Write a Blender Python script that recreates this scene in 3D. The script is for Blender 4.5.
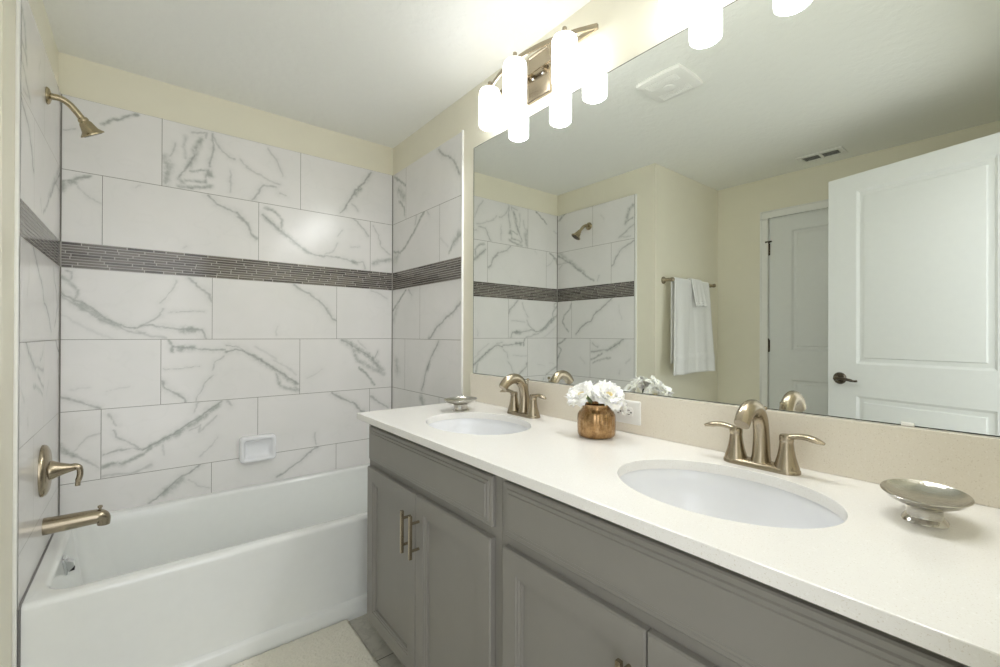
import bpy, bmesh, math, random, json
import numpy as np
from mathutils import Vector, Matrix

for _o in list(bpy.data.objects):
    bpy.data.objects.remove(_o)
SC = bpy.context.scene
COL = SC.collection
R = math.radians
random.seed(7)
RNG = np.random.default_rng(11)

# ------------------------------------------------------------------ camera
YAW, PITCH, ROLL, FPX = 0.6785, 0.0026, 0.0034, 440.0
CAM = Vector((0.2811, -2.6048, 1.2254))
_F = Vector((math.sin(YAW)*math.cos(PITCH), math.cos(YAW)*math.cos(PITCH), math.sin(PITCH)))
_Rt = Vector((math.cos(YAW), -math.sin(YAW), 0))
_U = _Rt.cross(_F)
_R2 = math.cos(ROLL)*_Rt + math.sin(ROLL)*_U
_U2 = -math.sin(ROLL)*_Rt + math.cos(ROLL)*_U
cd = bpy.data.cameras.new('camera')
cam = bpy.data.objects.new('camera', cd)
COL.objects.link(cam)
cam.matrix_world = Matrix(((_R2.x, _U2.x, -_F.x, CAM.x), (_R2.y, _U2.y, -_F.y, CAM.y),
                           (_R2.z, _U2.z, -_F.z, CAM.z), (0, 0, 0, 1)))
cd.sensor_fit = 'HORIZONTAL'
cd.sensor_width = 36.0
cd.lens = FPX*36.0/1000.0
cd.clip_start = 0.01
cd.clip_end = 50
SC.camera = cam

# ------------------------------------------------------------------ world, light, exposure
WORLD_STRENGTH = 1.0
GLOBE_STRENGTH = 2.5
DOWNLIGHT_STRENGTH = 47.0
SC.view_settings.view_transform = 'Standard'
SC.view_settings.look = 'None'
SC.view_settings.exposure = 1.3
SC.view_settings.gamma = 1.0
SC.view_settings.use_curve_mapping = False
SC.cycles.use_denoising = True
SC.cycles.denoiser = 'OPENIMAGEDENOISE'
SC.cycles.max_bounces = 14
SC.cycles.diffuse_bounces = 8
SC.cycles.glossy_bounces = 8
SC.cycles.sample_clamp_indirect = 6.0
SC.cycles.blur_glossy = 0.6
wd = bpy.data.worlds.new('daylight_beyond_door')
SC.world = wd
wd.use_nodes = True
wd.node_tree.nodes['Background'].inputs[0].default_value = (0.96, 0.98, 1.0, 1)
wd.node_tree.nodes['Background'].inputs[1].default_value = WORLD_STRENGTH
pl = bpy.data.lights.new('doorway_daylight_portal', 'AREA')
pl.shape = 'RECTANGLE'; pl.size = 0.82; pl.size_y = 2.08
pl.cycles.is_portal = True
plo = bpy.data.objects.new('doorway_daylight_portal', pl)
COL.objects.link(plo)
plo.location = (0.31, -2.75, 1.06)
plo.rotation_euler = (R(90), 0, 0)          # faces into the room (+y)

# ------------------------------------------------------------------ measures
W = 1.502          # alcove width: tile face to tile face, the mirror wall is x = W
FL = 0.02          # floor level
CE = 2.412         # ceiling
YB = -2.625        # rear wall (entry door) face
XL = -0.93         # far left wall
YR = -0.915        # face of the short wall that carries the towel bar
WP = W + 0.006     # painted face of the mirror wall
CT = 0.914         # counter top
CX, CY1, CY2 = 0.934, -1.337, -2.179

# ------------------------------------------------------------------ materials
def lin(c):
    if isinstance(c, str):
        c = [int(c[i:i+2], 16)/255 for i in (0, 2, 4)]
    return tuple((x/12.92 if x <= .04045 else ((x+.055)/1.055)**2.4) for x in c) + (1,)

class Nodes:
    def __init__(s, name):
        s.m = bpy.data.materials.new(name); s.m.use_nodes = True
        s.t = s.m.node_tree; s.b = s.t.nodes['Principled BSDF']
    def n(s, typ, **kw):
        nd = s.t.nodes.new(typ)
        for k, v in kw.items():
            if k.startswith('i_'): nd.inputs[k[2:].replace('_', ' ')].default_value = v
            else: setattr(nd, k, v)
        return nd
    def l(s, a, b): s.t.links.new(a, b)
    def co(s): return s.n('ShaderNodeTexCoord').outputs['Object']
    def noise(s, scale, detail=4, rough=.55, vec=None, out='Fac'):
        nd = s.n('ShaderNodeTexNoise'); nd.inputs['Scale'].default_value = scale
        nd.inputs['Detail'].default_value = detail; nd.inputs['Roughness'].default_value = rough
        s.l(vec or s.co(), nd.inputs['Vector']); return nd.outputs[out]
    def ramp(s, fac, stops):
        nd = s.n('ShaderNodeValToRGB'); cr = nd.color_ramp
        cr.elements[0].position, cr.elements[0].color = stops[0][0], stops[0][1]
        cr.elements[1].position, cr.elements[1].color = stops[-1][0], stops[-1][1]
        for p, c in stops[1:-1]:
            e = cr.elements.new(p); e.color = c
        s.l(fac, nd.inputs['Fac']); return nd.outputs['Color']
    def math(s, op, a, b, clamp=False):
        nd = s.n('ShaderNodeMath', operation=op, use_clamp=clamp)
        for i, v in enumerate((a, b)):
            if isinstance(v, (int, float)): nd.inputs[i].default_value = v
            else: s.l(v, nd.inputs[i])
        return nd.outputs[0]
    def mix(s, fac, a, b):
        nd = s.n('ShaderNodeMix', data_type='RGBA')
        for k, v in ((0, fac), (6, a), (7, b)):
            if isinstance(v, (int, float, tuple)): nd.inputs[k].default_value = v
            else: s.l(v, nd.inputs[k])
        return nd.outputs[2]
    def bump(s, h, strength=.3, dist=.002):
        nd = s.n('ShaderNodeBump'); nd.inputs['Strength'].default_value = strength
        nd.inputs['Distance'].default_value = dist
        s.l(h, nd.inputs['Height']); s.l(nd.outputs[0], s.b.inputs['Normal'])
    def set(s, color=None, rough=None, metal=None, spec=None, coat=None, emit=None, strength=None, ior=None):
        b = s.b.inputs
        if color is not None:
            if isinstance(color, tuple): b['Base Color'].default_value = color
            else: s.l(color, b['Base Color'])
        if rough is not None:
            if isinstance(rough, (int, float)): b['Roughness'].default_value = rough
            else: s.l(rough, b['Roughness'])
        if metal is not None: b['Metallic'].default_value = metal
        if spec is not None: b['Specular IOR Level'].default_value = spec
        if coat is not None: b['Coat Weight'].default_value = coat; b['Coat Roughness'].default_value = .08
        if emit is not None: b['Emission Color'].default_value = emit; b['Emission Strength'].default_value = strength
        return s.m

def plain(name, c, rough=.5, metal=0, var=.03, scale=30, spec=None, bump=None, coat=None):
    N = Nodes(name); c0 = lin(c)
    lo = tuple(x*(1-var) for x in c0[:3])+(1,); hi = tuple(min(1, x*(1+var)) for x in c0[:3])+(1,)
    N.set(N.ramp(N.noise(scale), [(.3, lo), (.7, hi)]), rough, metal, spec, coat)
    if bump: N.bump(N.noise(bump[0], 6), bump[1], bump[2])
    return N.m

M = {}
M['paint'] = plain('cream_wall_paint', 'eae6d4', .4, var=.012, scale=8, bump=(90, .25, .002))
N = Nodes('knockdown_ceiling_paint'); v = N.noise(26, 5, .5)
N.set(lin('f6f7f3'), .7); N.bump(N.ramp(v, [(.42, (0, 0, 0, 1)), (.58, (1, 1, 1, 1))]), .3, .003); M['ceiling'] = N.m
M['trim'] = plain('white_trim_paint', 'eeeeea', .3, var=.01)
M['door'] = plain('white_door_paint', 'e6e8e6', .35, var=.01)
M['cab'] = plain('grey_cabinet_paint', '88857f', .38, var=.02, scale=12)
M['cabdark'] = plain('cabinet_interior_shadow_board', '4a4843', .6)
M['tub'] = plain('white_enamel', 'eceeec', .12, var=.008, coat=.5)
M['porcelain'] = plain('white_porcelain', 'eeeff2', .08, var=.006, coat=.5)
M['grout'] = plain('grey_grout', '8a8781', .8, var=.08, scale=120)
M['mgrout'] = plain('pale_mosaic_grout', 'c9c6bf', .8)
M['caulk'] = plain('white_caulk', 'f2f2ef', .4)
def brushed(name, c, rough):
    N = Nodes(name); n1 = N.n('ShaderNodeMapping'); n1.inputs['Scale'].default_value = (400, 400, 12)
    N.l(N.co(), n1.inputs['Vector']); f = N.noise(1, 2, .5, n1.outputs[0])
    c0 = lin(c); lo = tuple(x*.97 for x in c0[:3])+(1,)
    N.set(N.ramp(f, [(.3, lo), (.7, c0)]), rough, 1.0)
    return N.m
M['nickel'] = brushed('brushed_nickel', 'ada18c', .27)
M['champagne'] = brushed('warm_brushed_nickel', 'b3a688', .25)
M['chrome'] = plain('polished_chrome', 'd8dbdd', .06, 1.0, var=.01)
M['dishmetal'] = plain('hammered_silver_metal', 'c4c1ba', .12, 1.0, var=.03, bump=(140, .35, .002))
M['bronze'] = plain('dark_nickel', '6a6156', .22, 1.0)
M['plastic'] = plain('white_plastic', 'f1f1ee', .3, var=.006)
M['dark'] = plain('dark_slot', '191817', .7)
M['ventdark'] = plain('grey_duct_shadow', '6c6f69', .6)
M['rubber'] = plain('grey_caulk_line', '7c7a78', .6)
M['edge'] = plain('mirror_edge_green', '2c3a34', .2)
N = Nodes('silvered_mirror'); N.set(lin('edf0ec'), 0.0, 1.0); M['mirror'] = N.m
N = Nodes('lit_opal_glass'); N.set(lin('ffffff'), .3, emit=(.97, .98, 1, 1), strength=GLOBE_STRENGTH); M['globe'] = N.m
N = Nodes('added_downlight_in_shade_mouth'); N.set(lin('ffffff'), .3, emit=(.97, .98, 1, 1), strength=DOWNLIGHT_STRENGTH); M['downlight'] = N.m
# quartz: cream with fine flecks
def quartz(name, base, dark, light):
    N = Nodes(name); a = N.noise(420, 2, .5); b = N.noise(170, 3, .6)
    c = N.mix(N.ramp(a, [(.62, (0, 0, 0, 1)), (.72, (.55, .55, .55, 1))]), lin(base), lin(dark))
    c = N.mix(N.ramp(b, [(.60, (0, 0, 0, 1)), (.70, (.7, .7, .7, 1))]), c, lin(light))
    N.set(c, .16, spec=.5); return N.m
M['quartz'] = quartz('speckled_quartz_light_whitened', 'f1efeb', 'd0c7b6', 'f8f7f4')  # same cream stone as the backsplash, strong top light painted in as white
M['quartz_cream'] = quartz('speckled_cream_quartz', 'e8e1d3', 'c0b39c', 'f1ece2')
# marble look wall tile: vein masks are computed per vertex, broken up here
N = Nodes('marble_look_porcelain_tile')
av = N.n('ShaderNodeAttribute', attribute_name='vein').outputs['Fac']
ac = N.n('ShaderNodeAttribute', attribute_name='cloud').outputs['Fac']
base = N.ramp(N.noise(3.2, 3), [(.3, lin('e6e5e3')), (.7, lin('edebea'))])
k1 = N.math('MULTIPLY', av, N.math('ADD', N.math('MULTIPLY', N.noise(60, 4), 1.1), .42), True)
k2 = N.math('MULTIPLY', ac, N.ramp(N.noise(38, 6, .68), [(.28, (.05, .05, .05, 1)), (.66, (1.7, 1.7, 1.7, 1))]), True)
c = N.mix(k2, base, lin('b6b9b5')); c = N.mix(k1, c, lin('9da09d'))
N.set(c, .2, spec=.5); M['tile'] = N.m
N = Nodes('taupe_glass_mosaic')
rv = N.n('ShaderNodeAttribute', attribute_name='shade').outputs['Fac']
N.set(N.ramp(rv, [(0, lin('4c4743')), (.5, lin('645e58')), (1, lin('7d766f'))]), .12, spec=.6); M['mosaic'] = N.m
# floor tile
N = Nodes('grey_marble_floor_tile')
mp = N.n('ShaderNodeMapping'); mp.inputs['Location'].default_value = (0.10, 1.056, 0)
N.l(N.co(), mp.inputs['Vector'])
br = N.n('ShaderNodeTexBrick'); N.l(mp.outputs[0], br.inputs['Vector'])
br.inputs['Scale'].default_value = 1; br.inputs['Brick Width'].default_value = .61; br.inputs['Row Height'].default_value = .305
br.inputs['Mortar Size'].default_value = .0022; br.inputs['Mortar'].default_value = lin('5f5c56')
w1 = N.noise(5, 6, .65); 
tl = N.ramp(w1, [(.3, lin('bbb8ad')), (.46, lin('bfbcb1')), (.5, lin('b0ada3')), (.54, lin('bfbcb1')), (.75, lin('c6c3b8'))])
N.l(tl, br.inputs['Color1']); N.l(tl, br.inputs['Color2'])
N.set(br.outputs['Color'], .3); M['floor'] = N.m
M['rug'] = plain('ivory_bath_mat_pile', 'f0ecdf', .95, var=.04, scale=160, bump=(500, .5, .003))
M['towel'] = plain('white_terry_cloth', 'eeeeec', .95, var=.02, scale=300, bump=(900, .5, .002))
N = Nodes('white_petal'); N.set(N.ramp(N.noise(40), [(.3, lin('fbfaf4')), (.7, lin('ffffff'))]), .6)
N.b.inputs['Subsurface Weight'].default_value = .35; N.b.inputs['Subsurface Radius'].default_value = (.01, .01, .008); M['petal'] = N.m
M['pollen'] = plain('cream_yellow_stamens', 'f0e2ac', .7, var=.1, scale=200)
M['leaf'] = plain('dark_green_leaf', '46552b', .5, var=.2, scale=60)
# mercury glass
N = Nodes('bronze_mercury_glass')
f = N.noise(55, 7, .7); f2 = N.noise(14, 4, .6)
c = N.ramp(f, [(.30, lin('4a3119')), (.42, lin('9a7850')), (.55, lin('bd9b72')), (.75, lin('d9bd96'))])
N.set(N.mix(N.math('MULTIPLY', f2, .5), c, lin('866846')), N.ramp(f, [(.3, (.3,)*3+(1,)), (.6, (.16,)*3+(1,))]), .9); M['mercury'] = N.m

# ------------------------------------------------------------------ mesh helpers
class MB:
    """collects shapes that become ONE mesh object"""
    def __init__(s): s.v = []; s.f = []
    def add(s, v, f):
        o = len(s.v); s.v += [tuple(p) for p in v]; s.f += [tuple(i+o for i in q) for q in f]; return s
    def box(s, x0, x1, y0, y1, z0, z1, bev=0.0):
        if bev > 0:
            bm = bmesh.new(); bmesh.ops.create_cube(bm, size=1)
            for q in bm.verts:
                q.co = Vector(((x0+x1)/2+q.co.x*(x1-x0), (y0+y1)/2+q.co.y*(y1-y0), (z0+z1)/2+q.co.z*(z1-z0)))
            bmesh.ops.bevel(bm, geom=bm.edges[:], offset=bev, segments=2, profile=.6, affect='EDGES')
            bm.verts.ensure_lookup_table(); bm.verts.index_update()
            s.add([q.co[:] for q in bm.verts], [[q.index for q in f.verts] for f in bm.faces]); bm.free(); return s
        v = [(x, y, z) for x in (x0, x1) for y in (y0, y1) for z in (z0, z1)]
        return s.add(v, [(0, 1, 3, 2), (4, 6, 7, 5), (0, 4, 5, 1), (2, 3, 7, 6), (0, 2, 6, 4), (1, 5, 7, 3)])
    def loft(s, loops, cap0=True, cap1=True, closed=True):
        n = len(loops[0]); v = [p for L in loops for p in L]; f = []
        for i in range(len(loops)-1):
            for j in range(n if closed else n-1):
                k = (j+1) % n; f.append((i*n+j, i*n+k, (i+1)*n+k, (i+1)*n+j))
        if cap0: f.append(tuple(range(n-1, -1, -1)))
        if cap1: f.append(tuple((len(loops)-1)*n+j for j in range(n)))
        return s.add(v, f)
    def lathe(s, prof, c=(0, 0, 0), axis=(0, 0, 1), n=40, ribs=0, amp=0, sx=1, sy=1, cap0=True, cap1=True):
        ax = Vector(axis).normalized(); q = Vector((0, 0, 1)).rotation_difference(ax).to_matrix(); c = Vector(c)
        loops = []
        for r, z in prof:
            L = []
            for j in range(n):
                a = 2*math.pi*j/n; rr = r*(1+(amp*abs(math.cos(ribs*a/2)) if ribs else 0))
                L.append((c+q @ Vector((rr*math.cos(a)*sx, rr*math.sin(a)*sy, z)))[:])
            loops.append(L)
        return s.loft(loops, cap0, cap1)
    def tube(s, pts, rad, n=16, flat=1.0, up=None, cap=True):
        """smooth swept tube; rad may be a list; flat squashes across the 'up' direction"""
        P = [Vector(p) for p in pts]
        if isinstance(rad, (int, float)): rad = [rad]*len(P)
        loops = []; prev = None
        for i, p in enumerate(P):
            t = (P[min(i+1, len(P)-1)]-P[max(i-1, 0)]).normalized()
            if prev is None:
                u = Vector(up) if up else (Vector((0, 0, 1)) if abs(t.z) < .9 else Vector((0, 1, 0)))
            else: u = prev
            u = (u-t*u.dot(t)).normalized(); prev = u; w = t.cross(u)
            loops.append([(p+u*(rad[i]*flat*math.sin(2*math.pi*j/n))+w*(rad[i]*math.cos(2*math.pi*j/n)))[:] for j in range(n)])
        return s.loft(loops, cap, cap)
    def build(s, name, mat, parent=None, smooth=35, loc=None):
        me = bpy.data.meshes.new(name); me.from_pydata(s.v, [], s.f); me.materials.append(M[mat] if isinstance(mat, str) else mat)
        bm = bmesh.new(); bm.from_mesh(me); bmesh.ops.recalc_face_normals(bm, faces=bm.faces[:]); bm.to_mesh(me); bm.free()
        if smooth:
            me.shade_smooth(); me.set_sharp_from_angle(angle=R(smooth))
        o = bpy.data.objects.new(name, me); COL.objects.link(o)
        if loc: o.location = loc
        if parent is not None: o.parent = parent
        return o

def spline(pts, n=8):
    """Catmull-Rom through points (any dimension)"""
    P = [np.array(p, float) for p in pts]; out = []
    for i in range(len(P)-1):
        a, b, c, d = P[max(i-1, 0)], P[i], P[i+1], P[min(i+2, len(P)-1)]
        for k in range(n):
            t = k/n; out.append(.5*((2*b)+(c-a)*t+(2*a-5*b+4*c-d)*t*t+(3*b-a-3*c+d)*t**3))
    out.append(P[-1]); return out
def tag(o, label=None, cat=None, group=None, kind=None):
    if label: o['label'] = label
    if cat: o['category'] = cat
    if group: o['group'] = group
    if kind: o['kind'] = kind
    return o
def thing(name, loc, label, cat, group=None):
    o = bpy.data.objects.new(name, None); o.empty_display_size = .05; COL.objects.link(o); o.location = loc
    return tag(o, label, cat, group)
def struct(o, label=None): return tag(o, label, None, None, 'structure')
def dup(root, loc, label, group=None):
    r = root.copy(); COL.objects.link(r); r.location = loc; r['label'] = label
    if group: r['group'] = group
    for ch in list(root.children):
        c = ch.copy(); COL.objects.link(c); c.parent = r
        for g in list(ch.children):
            d = g.copy(); COL.objects.link(d); d.parent = c
    return r
def rrect(x0, x1, y0, y1, r, z, seg=8):
    L = []
    for cx, cy, a0 in ((x1-r, y1-r, 0), (x0+r, y1-r, 90), (x0+r, y0+r, 180), (x1-r, y0+r, 270)):
        for k in range(seg+1):
            a = R(a0+90*k/seg); L.append((cx+r*math.cos(a), cy+r*math.sin(a), z))
    return L
def ellipse(cx, cy, a, b, z, n=64, p=2.0):
    L = []
    for j in range(n):
        t = 2*math.pi*j/n; ct, st = math.cos(t), math.sin(t)
        L.append((cx+a*math.copysign(abs(ct)**(2/p), ct), cy+b*math.copysign(abs(st)**(2/p), st), z))
    return L
def panel_loft(mb, w, h, prof, place, x0=0, z0=0, cap0=False):
    """rectangular moulding: prof = (inset, depth) pairs; place(u, v, n) -> xyz"""
    loops = []
    for ins, d in prof:
        loops.append([place(x0+ins, z0+ins, d), place(x0+w-ins, z0+ins, d), place(x0+w-ins, z0+h-ins, d), place(x0+ins, z0+h-ins, d)])
    return mb.loft(loops, cap0, True)

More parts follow.
